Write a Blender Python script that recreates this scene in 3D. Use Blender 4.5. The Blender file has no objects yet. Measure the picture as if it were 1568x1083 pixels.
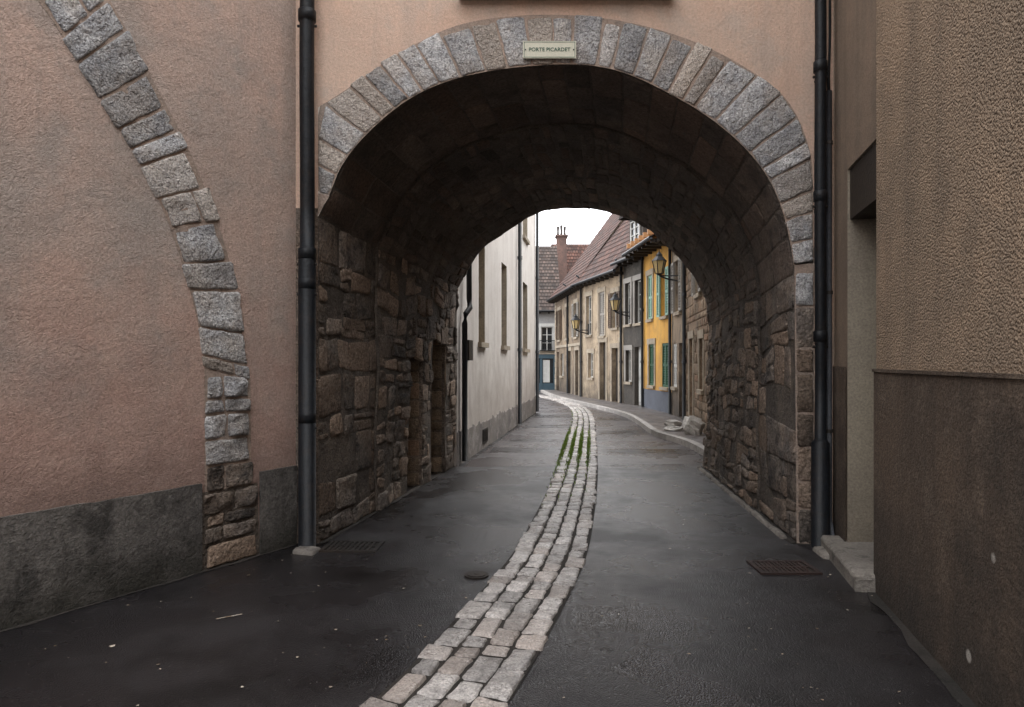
import bpy, math, random
from mathutils import Vector, noise
random.seed(7)
R=random.uniform
# ---------------------------------------------------------------- materials
def mixn(nt,fac,a,b,mode='MIX'):
    m=nt.nodes.new('ShaderNodeMix'); m.data_type='RGBA'; m.blend_type=mode
    for sock,val in ((m.inputs[0],fac),(m.inputs[6],a),(m.inputs[7],b)):
        if isinstance(val,(float,int)): sock.default_value=val
        elif isinstance(val,tuple): sock.default_value=(val[0],val[1],val[2],1)
        else: nt.links.new(val,sock)
    return m.outputs[2]
def mrange(nt,v,a,b,c,d):
    n=nt.nodes.new('ShaderNodeMapRange'); n.inputs[1].default_value=a;n.inputs[2].default_value=b
    n.inputs[3].default_value=c;n.inputs[4].default_value=d
    nt.links.new(v,n.inputs[0]); return n.outputs[0]
def noisen(nt,co,scale,detail=4,rough=.6):
    n=nt.nodes.new('ShaderNodeTexNoise'); n.inputs['Scale'].default_value=scale
    n.inputs['Detail'].default_value=detail; n.inputs['Roughness'].default_value=rough
    nt.links.new(co,n.inputs['Vector']); return n.outputs['Fac']
def mk(name,c1,c2=None,c3=None,s1=1.2,s2=9,fine=60,famt=.25,bumps=((80,.004),(12,.01)),rough=.9,
       tone=0.0,tonecol=None,streak=None,dirt_shade=(),vor=None,spec=.3,metal=0,wet=None,f3=.6,specks=None,brick=None,big=None):
    m=bpy.data.materials.new(name); m.use_nodes=True; nt=m.node_tree
    b=nt.nodes['Principled BSDF']; tc=nt.nodes.new('ShaderNodeTexCoord'); co=tc.outputs['Object']
    c2=c2 or c1; c3=c3 or c1
    f=mrange(nt,noisen(nt,co,s1),.38,.62,0,1); col=mixn(nt,f,c1,c2)
    f=mrange(nt,noisen(nt,co,s2,5,.7),.5,.64,0,f3); col=mixn(nt,f,col,c3)
    if tonecol:
        a=nt.nodes.new('ShaderNodeAttribute'); a.attribute_name='tone'
        h=nt.nodes.new('ShaderNodeMath'); h.operation='FRACT'
        h2=nt.nodes.new('ShaderNodeMath'); h2.operation='MULTIPLY'; h2.inputs[1].default_value=7.31
        nt.links.new(a.outputs['Fac'],h2.inputs[0]); nt.links.new(h2.outputs[0],h.inputs[0])
        col=mixn(nt,mrange(nt,h.outputs[0],.55,.95,0,.7),col,tonecol)
    if big:
        mp=nt.nodes.new('ShaderNodeMapping'); mp.inputs['Location'].default_value=(7.3,2.1,4.4); nt.links.new(co,mp.inputs[0])
        col=mixn(nt,mrange(nt,noisen(nt,mp.outputs[0],big[0],5,.65),.48,.62,0,big[2]),col,big[1])
    if streak:
        mp=nt.nodes.new('ShaderNodeMapping'); mp.inputs['Scale'].default_value=(2.5,2.5,.22)
        nt.links.new(co,mp.inputs[0])
        col=mixn(nt,mrange(nt,noisen(nt,mp.outputs[0],1.6,4),.5,.72,0,.6),col,streak)
    for (z0,z1,dc,amt) in dirt_shade:  # dirt rising from the ground, doubling as painted shade on lower walls
        sp=nt.nodes.new('ShaderNodeSeparateXYZ'); nt.links.new(co,sp.inputs[0])
        ad=nt.nodes.new('ShaderNodeMath'); ad.operation='MULTIPLY_ADD'
        nt.links.new(noisen(nt,co,3.5,5,.6),ad.inputs[0]); ad.inputs[1].default_value=(z1-z0)*1.6
        nt.links.new(sp.outputs[2],ad.inputs[2])
        off=(z1-z0)*.8
        col=mixn(nt,mrange(nt,ad.outputs[0],z0+off,z1+off,amt,0),col,dc)
    f=mrange(nt,noisen(nt,co,fine,3,.7),.3,.7,1-famt,1+famt)
    vm=nt.nodes.new('ShaderNodeVectorMath'); vm.operation='SCALE'
    nt.links.new(col,vm.inputs[0]); nt.links.new(f,vm.inputs['Scale']); col=vm.outputs[0]
    if tone:
        a=nt.nodes.new('ShaderNodeAttribute'); a.attribute_name='tone'
        vm=nt.nodes.new('ShaderNodeVectorMath'); vm.operation='SCALE'
        nt.links.new(col,vm.inputs[0]); nt.links.new(mrange(nt,a.outputs['Fac'],0,1,1-tone,1+tone),vm.inputs['Scale']); col=vm.outputs[0]
    if specks:
        v=nt.nodes.new('ShaderNodeTexVoronoi'); v.inputs['Scale'].default_value=specks[0]
        nt.links.new(co,v.inputs['Vector'])
        s=mrange(nt,v.outputs['Distance'],specks[1],specks[1]*1.6,1,0)
        sep=nt.nodes.new('ShaderNodeSeparateColor'); nt.links.new(v.outputs['Color'],sep.inputs[0])
        g=mrange(nt,sep.outputs[0],1-specks[3],1-specks[3]+.02,0,1)
        mu=nt.nodes.new('ShaderNodeMath'); mu.operation='MULTIPLY'; nt.links.new(s,mu.inputs[0]); nt.links.new(g,mu.inputs[1])
        col=mixn(nt,mu.outputs[0],col,specks[2])
    if brick:
        bt=nt.nodes.new('ShaderNodeTexBrick'); nt.links.new(tc.outputs['UV'],bt.inputs['Vector'])
        bt.inputs['Scale'].default_value=1; bt.inputs['Brick Width'].default_value=brick[0]; bt.inputs['Row Height'].default_value=brick[1]
        bt.inputs['Mortar Size'].default_value=brick[2]
        bt.inputs['Color1'].default_value=(.45,.45,.45,1); bt.inputs['Color2'].default_value=(1.35,1.3,1.25,1); bt.inputs['Mortar'].default_value=(.3,.3,.3,1)
        col=mixn(nt,1.0,col,bt.outputs['Color'],'MULTIPLY')
    nt.links.new(col,b.inputs['Base Color'])
    b.inputs['Specular IOR Level'].default_value=spec; b.inputs['Metallic'].default_value=metal
    if wet: nt.links.new(mrange(nt,noisen(nt,co,wet[0],4),.4,.62,wet[1],wet[2]),b.inputs['Roughness'])
    else: b.inputs['Roughness'].default_value=rough
    prev=None
    for (sc,d) in bumps:
        bn=nt.nodes.new('ShaderNodeBump'); bn.inputs['Distance'].default_value=d; bn.inputs['Strength'].default_value=1
        nt.links.new(noisen(nt,co,sc,3,.6),bn.inputs['Height'])
        if prev: nt.links.new(prev,bn.inputs['Normal'])
        prev=bn.outputs[0]
    if vor:
        v=nt.nodes.new('ShaderNodeTexVoronoi'); v.inputs['Scale'].default_value=vor[0]; nt.links.new(co,v.inputs['Vector'])
        bn=nt.nodes.new('ShaderNodeBump'); bn.inputs['Distance'].default_value=vor[1]; bn.invert=True
        nt.links.new(v.outputs['Distance'],bn.inputs['Height'])
        if prev: nt.links.new(prev,bn.inputs['Normal'])
        prev=bn.outputs[0]
    if prev: nt.links.new(prev,b.inputs['Normal'])
    return m
M={}
M['pink']=mk('pink_plaster',(.57,.41,.335),(.49,.375,.315),(.40,.34,.30),s1=.8,s2=1.7,fine=55,famt=.22,bumps=((120,.009),(30,.009),(2,.035)),streak=(.40,.335,.29),dirt_shade=((.7,2.4,(.47,.285,.23),.7),(.62,1.0,(.19,.14,.12),.6)),f3=.65,specks=(1.7,.03,(.13,.10,.08),.5),big=(.55,(.42,.37,.33),.55))
M['pinkf']=mk('pink_plaster_front',(.68,.485,.375),(.60,.44,.345),(.54,.44,.37),s1=.8,s2=2.2,fine=45,famt=.14,bumps=((120,.006),(30,.006),(2,.02)),streak=(.48,.37,.305),f3=.6,big=(1.2,(.68,.43,.31),.4))
M['plinth']=mk('grey_cement_plinth',(.135,.123,.113),(.19,.173,.156),(.05,.046,.042),s1=1.5,s2=2.6,fine=50,famt=.4,bumps=((90,.012),(15,.015),(4,.02)),streak=(.06,.054,.05),dirt_shade=((0,.35,(.04,.037,.03),.9),),f3=.85)
M['ring']=mk('grey_voussoir_stone',(.60,.585,.575),(.43,.425,.435),(.16,.152,.152),s1=6,s2=28,fine=75,famt=.5,bumps=((70,.028),(22,.04)),tone=.25,tonecol=(.53,.44,.36),f3=.65,big=(2.4,(.50,.42,.35),.45))
M['mortar']=mk('mortar',(.40,.30,.24),(.33,.265,.22),(.22,.185,.16),bumps=((60,.012),))
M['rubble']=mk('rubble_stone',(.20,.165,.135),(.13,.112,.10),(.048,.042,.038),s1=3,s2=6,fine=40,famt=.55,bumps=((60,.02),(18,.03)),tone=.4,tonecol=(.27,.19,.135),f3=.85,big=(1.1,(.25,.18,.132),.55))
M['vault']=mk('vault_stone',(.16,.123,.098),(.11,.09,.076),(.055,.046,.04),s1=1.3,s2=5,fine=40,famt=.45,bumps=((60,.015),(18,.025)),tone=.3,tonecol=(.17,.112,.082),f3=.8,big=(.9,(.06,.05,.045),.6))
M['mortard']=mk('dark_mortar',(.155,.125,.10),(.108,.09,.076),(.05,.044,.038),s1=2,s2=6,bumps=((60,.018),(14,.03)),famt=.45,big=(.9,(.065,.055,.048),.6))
M['asphalt']=mk('asphalt',(.017,.0152,.016),(.024,.0215,.0225),(.008,.0073,.0076),s1=.6,s2=1.1,fine=110,famt=.75,bumps=((3,.006),),wet=(.9,.18,.5),spec=.55,specks=(34,.09,(.15,.137,.128),.22),vor=(120,.0028),f3=.85)
M['road']=mk('old_pinkish_asphalt',(.058,.049,.05),(.078,.067,.067),(.030,.027,.028),s1=.5,s2=1.4,fine=110,famt=.6,bumps=((3,.006),),wet=(.8,.18,.42),spec=.55,specks=(30,.09,(.22,.2,.19),.25),vor=(110,.0028),f3=.7)
M['patch']=mk('road_shading_asphalt',(.022,.02,.022),(.03,.027,.03),famt=.5,fine=110,bumps=((90,.003),),wet=(1.5,.2,.4),spec=.5)  # darker asphalt colour for the painted shading bands across the road
M['cobble']=mk('pale_cobble',(.58,.545,.515),(.43,.405,.385),(.12,.11,.105),s1=6,s2=18,fine=70,famt=.4,bumps=((90,.008),(25,.016)),tone=.35,tonecol=(.36,.30,.26),wet=(6,.18,.55),spec=.6,f3=.6,big=(3.5,(.24,.215,.20),.5))
M['joint']=mk('cobble_joint',(.03,.027,.024),(.045,.038,.033),(.015,.015,.012),bumps=((80,.01),))
M['pipe']=mk('black_painted_iron',(.005,.006,.008),(.008,.010,.013),(.03,.02,.014),s1=3,s2=14,f3=.3,famt=.5,bumps=((40,.003),(12,.004)),rough=.5,spec=.3)
M['greypipe']=mk('grey_pvc_pipe',(.10,.105,.115),(.07,.07,.08),bumps=((40,.001),),rough=.5)
M['cream']=mk('cream_enamel',(.62,.60,.48),(.54,.52,.41),rough=.4,bumps=((20,.0005),),famt=.08)
M['green']=mk('dark_green_paint',(.03,.09,.055),rough=.5,bumps=((60,.001),))
M['stucco']=mk('tan_pebbledash',(.36,.262,.182),(.29,.217,.153),(.22,.17,.126),s1=1,s2=3,fine=90,famt=.5,bumps=((50,.010),),vor=(75,.011),streak=(.21,.16,.118),f3=.5,big=(.7,(.24,.185,.137),.5))
M['stuccol']=mk('dark_stucco_plinth',(.125,.09,.065),(.085,.064,.049),(.17,.128,.095),s1=1.5,s2=3,fine=60,famt=.45,bumps=((90,.012),(25,.012)),streak=(.045,.037,.031),dirt_shade=((0,.7,(.036,.031,.027),.8),),specks=(2.3,.05,(.4,.37,.33),.3),f3=.7,big=(1,(.05,.04,.033),.6))
M['tan']=mk('smooth_tan_render',(.25,.185,.135),(.21,.16,.12),(.17,.13,.10),s1=1.2,s2=4,fine=60,famt=.2,bumps=((110,.004),(8,.006)),streak=(.14,.11,.085))
M['beige']=mk('beige_jamb_paint',(.29,.25,.19),(.24,.205,.16),bumps=((60,.003),),streak=(.18,.15,.12),dirt_shade=((0,.8,(.1,.085,.07),.6),))
M['darkwood']=mk('dark_wood',(.03,.024,.02),(.045,.034,.026),bumps=((40,.003),),rough=.6)
M['step']=mk('worn_step_stone',(.26,.235,.205),(.17,.153,.135),(.08,.073,.066),s2=6,bumps=((60,.008),(12,.01)),f3=.8)
M['white']=mk('white_wall',(.72,.685,.64),(.65,.615,.575),(.56,.52,.48),s1=.8,s2=2,fine=30,famt=.06,bumps=((60,.003),),streak=(.48,.43,.39),dirt_shade=((.2,1.8,(.36,.30,.26),.65),))
M['beigew']=mk('beige_stone_trim',(.40,.34,.26),(.30,.255,.20),(.2,.17,.14),s2=5,bumps=((50,.004),))
M['greyw']=mk('grey_wall',(.32,.32,.32),(.26,.26,.27),(.4,.39,.38),bumps=((50,.005),))
M['wplinth']=mk('stained_wall_base',(.26,.235,.215),(.17,.155,.15),(.42,.385,.36),s1=2,s2=4,bumps=((50,.008),),f3=.8)
M['yellow']=mk('ochre_plaster',(.66,.37,.085),(.58,.31,.07),(.42,.24,.08),s1=.8,s2=2.5,fine=40,famt=.14,bumps=((70,.004),),streak=(.34,.20,.08),dirt_shade=((.7,2.2,(.34,.19,.07),.6),))
M['dgrey']=mk('dark_roughcast',(.09,.08,.07),(.06,.055,.05),(.13,.115,.097),bumps=((70,.01),(20,.01)),streak=(.04,.037,.034))
M['crm']=mk('cream_plaster',(.48,.38,.265),(.36,.285,.205),(.19,.15,.11),s1=.9,s2=2.2,bumps=((60,.006),),streak=(.13,.105,.082),dirt_shade=((0,1.3,(.10,.083,.067),.9),(4.2,5.3,(.42,.33,.23),.0)),famt=.3,f3=.8,big=(1.1,(.26,.20,.145),.6))
M['brn']=mk('brown_plaster',(.34,.26,.18),(.22,.17,.125),(.10,.08,.065),s1=1,s2=2.4,bumps=((60,.008),),streak=(.085,.07,.057),dirt_shade=((0,1.9,(.065,.055,.047),.9),),famt=.3,f3=.85,big=(.9,(.17,.13,.095),.6))
M['bgrey']=mk('blue_grey_plinth',(.13,.14,.17),(.10,.11,.13),bumps=((60,.006),))
M['stone2']=mk('house_rubble',(.30,.22,.15),(.20,.153,.11),(.085,.07,.057),s1=3,s2=7,bumps=((60,.012),(18,.02)),tone=.3,tonecol=(.28,.17,.11),f3=.8,famt=.4)
M['tile']=mk('roof_tile',(.12,.057,.043),(.075,.042,.035),(.04,.033,.029),s1=1.4,s2=5,fine=20,famt=.5,bumps=((20,.02),),brick=(.18,.30,.02),rough=.85)
M['tile2']=mk('brown_roof_tile',(.09,.064,.055),(.06,.047,.042),(.04,.037,.034),s1=1.4,s2=5,fine=20,famt=.5,bumps=((20,.02),),brick=(.18,.30,.02),rough=.85)
M['brick']=mk('old_red_brick',(.14,.085,.07),(.09,.06,.052),(.06,.047,.043),bumps=((60,.006),),famt=.4)
M['glass']=mk('window_glass',(.02,.024,.028),bumps=((1.5,.004),),rough=.06,spec=.8)
M['wpaint']=mk('white_painted_wood',(.60,.60,.58),(.48,.48,.46),bumps=((30,.001),),rough=.55)
M['gpaint']=mk('green_shutter_paint',(.03,.10,.05),(.025,.08,.045),bumps=((30,.001),),rough=.55)
M['mint']=mk('mint_shutter_paint',(.28,.46,.38),(.22,.38,.31),bumps=((30,.001),),rough=.55)
M['shgrey']=mk('grey_shutter_paint',(.32,.30,.27),(.26,.24,.22),bumps=((30,.001),),rough=.6)
M['shbrown']=mk('brown_shutter_paint',(.11,.075,.05),(.08,.055,.04),bumps=((30,.001),),rough=.6)
M['shop']=mk('shopfront_blue_paint',(.05,.085,.11),bumps=((30,.001),),rough=.5)
M['orange']=mk('varnished_soffit',(.40,.20,.08),(.3,.15,.06),bumps=((30,.002),),rough=.6)
M['walk']=mk('pavement',(.15,.135,.13),(.11,.1,.097),(.19,.173,.165),s1=1,s2=5,bumps=((80,.004),),wet=(1.4,.3,.6))
M['kerb']=mk('kerb_stone',(.44,.42,.40),(.34,.32,.30),(.22,.2,.18),s1=3,bumps=((60,.005),),tone=.2)
M['iron']=mk('cast_iron',(.03,.027,.025),(.05,.038,.031),(.02,.018,.016),bumps=((60,.003),),rough=.55,metal=.3)
M['ironr']=mk('rusty_iron',(.035,.024,.022),(.045,.028,.024),(.018,.015,.015),bumps=((60,.003),),rough=.6)
M['rock']=mk('white_rock',(.6,.58,.55),(.45,.43,.4),(.25,.24,.22),s1=5,bumps=((20,.01),))
M['grass']=mk('grass',(.14,.24,.03),(.22,.30,.05),famt=.3,bumps=(),rough=.7)
M['lglass']=mk('lantern_glass',(.5,.38,.18),bumps=(),rough=.2,spec=.6)
M['litter']=mk('litter',(.4,.36,.3),(.22,.15,.09),s1=20,bumps=(),rough=.8,tone=.5)
# ---------------------------------------------------------------- builders
class Part:
    def __init__(s,mat,smooth=False): s.v=[];s.f=[];s.t=[];s.uv=[];s.mat=mat;s.smooth=smooth
    def add(s,vs,fs,tone=.5,uvs=None):
        b=len(s.v); s.v+= [tuple(p) for p in vs]; s.t+=[tone]*len(vs)
        for f in fs:
            s.f.append(tuple(b+i for i in f))
            s.uv+= [(uvs[i] if uvs else (0,0)) for i in f]
    def quad(s,a,b,c,d,tone=.5,uvs=None): s.add([a,b,c,d],[(0,1,2,3)],tone,uvs)
class Grp:
    def __init__(s,name): s.name=name; s.parts={}
    def p(s,pn,mat,smooth=False):
        if pn not in s.parts: s.parts[pn]=Part(mat,smooth)
        return s.parts[pn]
    def build(s,origin=(0,0,0)):
        ps={k:v for k,v in s.parts.items() if v.v}
        single=len(ps)==1
        par=None
        if not single:
            par=bpy.data.objects.new(s.name,None); bpy.context.collection.objects.link(par)
        for k,q in ps.items():
            nm=s.name if single else k
            me=bpy.data.meshes.new(nm); me.from_pydata(q.v,[],q.f)
            at=me.attributes.new('tone','FLOAT','POINT'); at.data.foreach_set('value',q.t)
            uvl=me.uv_layers.new(name='UVMap'); uvl.data.foreach_set('uv',[c for u in q.uv for c in u])
            if q.smooth: me.polygons.foreach_set('use_smooth',[True]*len(me.polygons))
            me.materials.append(M[q.mat]); me.update()
            ob=bpy.data.objects.new(nm,me); bpy.context.collection.objects.link(ob)
            if par: ob.parent=par
        return par
class Frame:
    def __init__(s,p0,p1,side):
        s.o=Vector((p0[0],p0[1],0)); d=Vector((p1[0]-p0[0],p1[1]-p0[1],0)); s.L=d.length; s.d=d.normalized()
        s.n=Vector((-s.d.y,s.d.x,0))*(1 if side=='R' else -1)
    def P(s,a,z,o=0): return s.o+s.d*a+s.n*o+Vector((0,0,z))
    def sY(s,y): return (y-s.o.y)/s.d.y
def box(part,F,a0,a1,z0,z1,o0,o1,tone=.5):
    vs=[F.P(a,z,o) for a in(a0,a1) for z in(z0,z1) for o in(o0,o1)]
    part.add(vs,[(0,1,3,2),(4,6,7,5),(0,4,5,1),(2,3,7,6),(0,2,6,4),(1,5,7,3)],tone)
def tube(part,pts,r,n=14,cap=True):
    pts=[Vector(p) for p in pts]; vs=[];fs=[]
    for i,p in enumerate(pts):
        t=(pts[min(i+1,len(pts)-1)]-pts[max(i-1,0)]).normalized()
        a=Vector((0,0,1)) if abs(t.z)<.9 else Vector((1,0,0))
        x=t.cross(a).normalized(); y=t.cross(x)
        rr=r[i] if isinstance(r,(list,tuple)) else r
        for k in range(n):
            an=2*math.pi*k/n; vs.append(p+x*math.cos(an)*rr+y*math.sin(an)*rr)
    for i in range(len(pts)-1):
        for k in range(n):
            fs.append((i*n+k,i*n+(k+1)%n,(i+1)*n+(k+1)%n,(i+1)*n+k))
    if cap: fs.append(tuple(range(n))); fs.append(tuple(range((len(pts)-1)*n,len(pts)*n)))
    part.add(vs,fs)
def wall(part,F,s0,s1,z0,z1,holes=(),depth=.15,reveal=None,off=0):
    S=sorted(set([s0,s1]+[h[0] for h in holes]+[h[1] for h in holes])); Z=sorted(set([z0,z1]+[h[2] for h in holes]+[h[3] for h in holes]))
    S=[s for s in S if s0<=s<=s1]; Z=[z for z in Z if z0<=z<=z1]
    for i in range(len(S)-1):
        for j in range(len(Z)-1):
            cs=(S[i]+S[i+1])/2; cz=(Z[j]+Z[j+1])/2
            if any(h[0]<cs<h[1] and h[2]<cz<h[3] for h in holes): continue
            part.quad(F.P(S[i],Z[j],off),F.P(S[i+1],Z[j],off),F.P(S[i+1],Z[j+1],off),F.P(S[i],Z[j+1],off),
                      uvs=[(S[i],Z[j]),(S[i+1],Z[j]),(S[i+1],Z[j+1]),(S[i],Z[j+1])])
    rp=reveal or part
    for h in holes:
        a,b,c,d=h[:4]; o=off-depth
        for q in (((a,c),(a,d)),((b,d),(b,c)),((a,d),(b,d)),((b,c),(a,c))):
            rp.quad(F.P(*q[0],off),F.P(*q[1],off),F.P(*q[1],o),F.P(*q[0],o))
def window(g,F,h,depth=.15,frame='wpaint',sill='beigew',surround=None,shut=None,closed=False,rows=3,door=None,bars=True):
    a,b,c,d=h[:4]; o=-depth
    if door:
        dp=g.p('door_'+door,door)
        box(dp,F,a,b,c,d,o-.05,o)
        n=2
        for i in range(n):
            w=(b-a)/n
            for (q0,q1) in ((.06,.42),(.48,.94)):
                box(dp,F,a+i*w+.05,a+(i+1)*w-.05,c+(d-c)*q0,c+(d-c)*q1,o,o+.02)
    else:
        g.p('window_glass','glass').quad(F.P(a,c,o),F.P(b,c,o),F.P(b,d,o),F.P(a,d,o))
        fp=g.p('window_frames_'+frame,frame); t=.05
        for (x0,x1) in ((a,a+t),(b-t,b),((a+b)/2-t*.6,(a+b)/2+t*.6)): box(fp,F,x0,x1,c,d,o+.003,o+.045)
        box(fp,F,a,b,c,c+t,o+.006,o+.05); box(fp,F,a,b,d-t,d,o+.006,o+.05)
        for k in range(1,rows): zz=c+(d-c)*k/rows; box(fp,F,a,b,zz-.015,zz+.015,o+.004,o+.035)
        box(g.p('sills',sill),F,a-.07,b+.07,c-.09,c-.002,-.02,.07)
    if surround:
        sp=g.p('surrounds',surround)
        box(sp,F,a-.13,a-.002,c,d,-.02,.025); box(sp,F,b+.002,b+.13,c,d,-.02,.025); box(sp,F,a-.16,b+.16,d+.002,d+.18,-.02,.035)
    if shut:
        sp=g.p('shutters_'+shut,shut); w=(b-a)/2
        sides=[(a+.01,a+w-.005,-.06,-.025),(a+w+.005,b-.01,-.06,-.025)] if closed else [(a-w-.02,a-.02,.03,.065),(b+.02,b+w+.02,.03,.065)]
        for (x0,x1,o0,o1) in sides:
            box(sp,F,x0,x0+.05,c,d,o0,o1+.01); box(sp,F,x1-.05,x1,c,d,o0,o1+.01)
            for zz in (c,(c+d)/2-.04,d-.07): box(sp,F,x0+.05,x1-.05,zz,zz+.07,o0,o1+.008)
            n=int((d-c)/.075)
            for k in range(n):
                zz=c+.04+k*(d-c-.06)/n
                v=[F.P(x0+.05,zz,o1),F.P(x1-.05,zz,o1),F.P(x1-.05,zz+.06,o0),F.P(x0+.05,zz+.06,o0)]
                sp.quad(*v)
def roof(g,F,s0,s1,ze,half,zr,over=.35,tile='tile',wallmat=None,ov2=.15):
    tp=g.p('roof_tiles',tile); sl=(zr-ze)/half; n=int(math.hypot(zr-ze,half)/.28)
    for side in (0,1):
        def Q(a,f):
            o=over-(half+over)*f; z=ze-sl*over+(zr-ze+sl*over)*f
            if side: o=-2*half-o
            return a,z,o
        for k in range(n):
            f0=k/n; f1=(k+1)/n
            a,z,o=Q(s0,f0); a2,z2,o2=Q(s0,f1)
            tp.quad(F.P(s0-ov2,z+.05,o),F.P(s1+ov2,z+.05,o),F.P(s1+ov2,z2+.015,o2),F.P(s0-ov2,z2+.015,o2),uvs=[(s0,k*.3),(s1,k*.3),(s1,k*.3+.3),(s0,k*.3+.3)])
            tp.quad(F.P(s0-ov2,z-.01,o),F.P(s1+ov2,z-.01,o),F.P(s1+ov2,z+.05,o),F.P(s0-ov2,z+.05,o),uvs=[(s0,0.1)]*4)
    if wallmat:
        w=g.p('walls_'+wallmat,wallmat)
        for s in (s0,s1): w.add([F.P(s,ze,0),F.P(s,zr-.02,-half),F.P(s,ze,-2*half)],[(0,1,2)])
        for s in (s0,s1): w.quad(F.P(s,0,0),F.P(s,ze,0),F.P(s,ze,-2*half),F.P(s,0,-2*half))
        w.quad(F.P(s0,0,-2*half),F.P(s1,0,-2*half),F.P(s1,ze,-2*half),F.P(s0,ze,-2*half))
    e=g.p('gutter','pipe',True); zg=ze-sl*over
    tube(e,[F.P(s0-ov2,zg-.02,over+.05),F.P(s1+ov2,zg-.02,over+.05)],.06,8)
    so=g.p('soffit','darkwood'); so.quad(F.P(s0-ov2,zg-.03,over),F.P(s1+ov2,zg-.03,over),F.P(s1+ov2,ze-.03,-.02),F.P(s0-ov2,ze-.03,-.02))
    k=s0
    while k<s1: box(so,F,k,k+.08,zg-.14,zg-.04,0,over); k+=.5
def stone(part,fmap,quad,h,gap,tone=None,rough=.5,lo=False,edge=.007,cr=.7,nz=1.0):
    (ax,ay),(bx,by),(cx,cy),(dx,dy)=quad
    W=math.hypot(bx-ax,by-ay)*.5+math.hypot(cx-dx,cy-dy)*.5; H=math.hypot(dx-ax,dy-ay)*.5+math.hypot(cx-bx,cy-by)*.5
    if W<.03 or H<.03: return
    gw=min(gap/W,.2); gh=min(gap/H,.2); ew=min(edge/W,.14); eh=min(edge/H,.14)
    def grid(e): return [0,e,3*e if 3*e<.3 else .3,.5,1-(3*e if 3*e<.3 else .3),1-e,1] if lo else [0,e,2.6*e if e*2.6<.2 else .2,.33,.5,.67,1-(2.6*e if e*2.6<.2 else .2),1-e,1]
    gs=grid(ew); gt=grid(eh); n=len(gs)
    pr=[-.012,.7*h,.95*h]+[h]*(n-6)+[.95*h,.7*h,-.012]
    if tone is None: tone=random.random()
    sd=R(0,50); tx=R(-.5,.5)*h; ty=R(-.5,.5)*h
    cc=[R(0,1)*cr for _ in range(4)]
    vs=[]
    for i in range(n):
        for j in range(n):
            s=gs[i];t=gt[j]
            if i in(0,1,n-2,n-1) and j in(0,1,n-2,n-1):
                c=cc[(0 if i<2 else 1)+(0 if j<2 else 2)]
                s=s+(.5-s)*min(4*ew*c,.2); t=t+(.5-t)*min(4*eh*c,.2)
            s=gw+s*(1-2*gw); t=gh+t*(1-2*gh)
            x=(ax*(1-s)+bx*s)*(1-t)+(dx*(1-s)+cx*s)*t; y=(ay*(1-s)+by*s)*(1-t)+(dy*(1-s)+cy*s)*t
            nx=noise.noise(Vector((x*11+sd,y*11,3)))*gap*1.2*nz; ny=noise.noise(Vector((x*11,y*11+sd,9)))*gap*1.2*nz
            p,nn=fmap(x+nx,y+ny)
            hh=min(pr[i],pr[j])
            if hh>0: hh+=h*rough*noise.noise(Vector((x*9+sd,y*9,sd)))+(s-.5)*tx+(t-.5)*ty+h*rough*.6*noise.noise(Vector((x*33+sd,y*33,sd)))
            vs.append(p+nn*hh)
    fs=[(i*n+j,(i+1)*n+j,(i+1)*n+j+1,i*n+j+1) for i in range(n-1) for j in range(n-1)]
    part.add(vs,fs,tone)
def resample(pts,n):
    L=[0]
    for i in range(1,len(pts)): L.append(L[-1]+math.dist(pts[i],pts[i-1]))
    out=[];k=0
    for i in range(n):
        t=L[-1]*i/(n-1)
        while k<len(L)-2 and L[k+1]<t: k+=1
        f=(t-L[k])/(L[k+1]-L[k]); out.append((pts[k][0]+(pts[k+1][0]-pts[k][0])*f,pts[k][1]+(pts[k+1][1]-pts[k][1])*f))
    return out
def smooth(pts,it=2):
    for _ in range(it):
        q=[pts[0]]
        for i in range(len(pts)-1):
            a,b=pts[i],pts[i+1]
            q+=[(a[0]*.75+b[0]*.25,a[1]*.75+b[1]*.25),(a[0]*.25+b[0]*.75,a[1]*.25+b[1]*.75)]
        q.append(pts[-1]); pts=q
    return pts
# ================================================================= GATEHOUSE
G=Grp('gatehouse_archway')
YF,YS,YB=6.0,7.3,10.4
inner=[(-1.705,2.886),(-1.602,3.058),(-1.516,3.317),(-1.286,3.604),(-.942,3.90),(-.597,4.063),(-.253,4.149),(.092,4.195),(.436,4.218),(.723,4.207),(1.011,4.138),(1.355,3.977),(1.70,3.776),(1.987,3.547),(2.216,3.288),(2.36,3.0),(2.446,2.657),(2.486,2.369)]
outer=[(-1.705,3.834),(-1.516,3.948),(-1.114,4.236),(-.769,4.437),(-.482,4.563),(-.138,4.626),(.322,4.655),(.781,4.626),(1.125,4.563),(1.47,4.465),(1.814,4.322),(2.159,4.121),(2.389,3.948),(2.532,3.719),(2.636,3.403),(2.647,3.058)]
backi=[(-.836,2.735),(-.687,3.03),(-.438,3.38),(-.04,3.65),(.358,3.87),(.756,3.97),(1.204,3.97),(1.602,3.88),(2.0,3.68),(2.349,3.43),(2.647,3.13),(2.846,2.83),(2.996,2.535),(3.045,2.137)]
def prof(l0,arch,r0): return resample([l0,arch[0]],29)[:-1]+resample(smooth(arch),61)+resample([arch[-1],r0],24)[1:]
PF=prof((-1.705,0),inner,(2.515,0)); PB=prof((-.916,0),backi,(2.95,0)); NP=len(PF)
LL,LA,LR=2.8,6.2,2.3; LT=LL+LA+LR
def pf(a,P):
    a=max(0,min(LT,a))
    if a<LL: x=a/LL*28
    elif a<LL+LA: x=28+(a-LL)/LA*60
    else: x=88+(a-LL-LA)/LR*23
    i=min(int(x),NP-2); f=x-i
    return P[i][0]*(1-f)+P[i+1][0]*f,P[i][1]*(1-f)+P[i+1][1]*f
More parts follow.
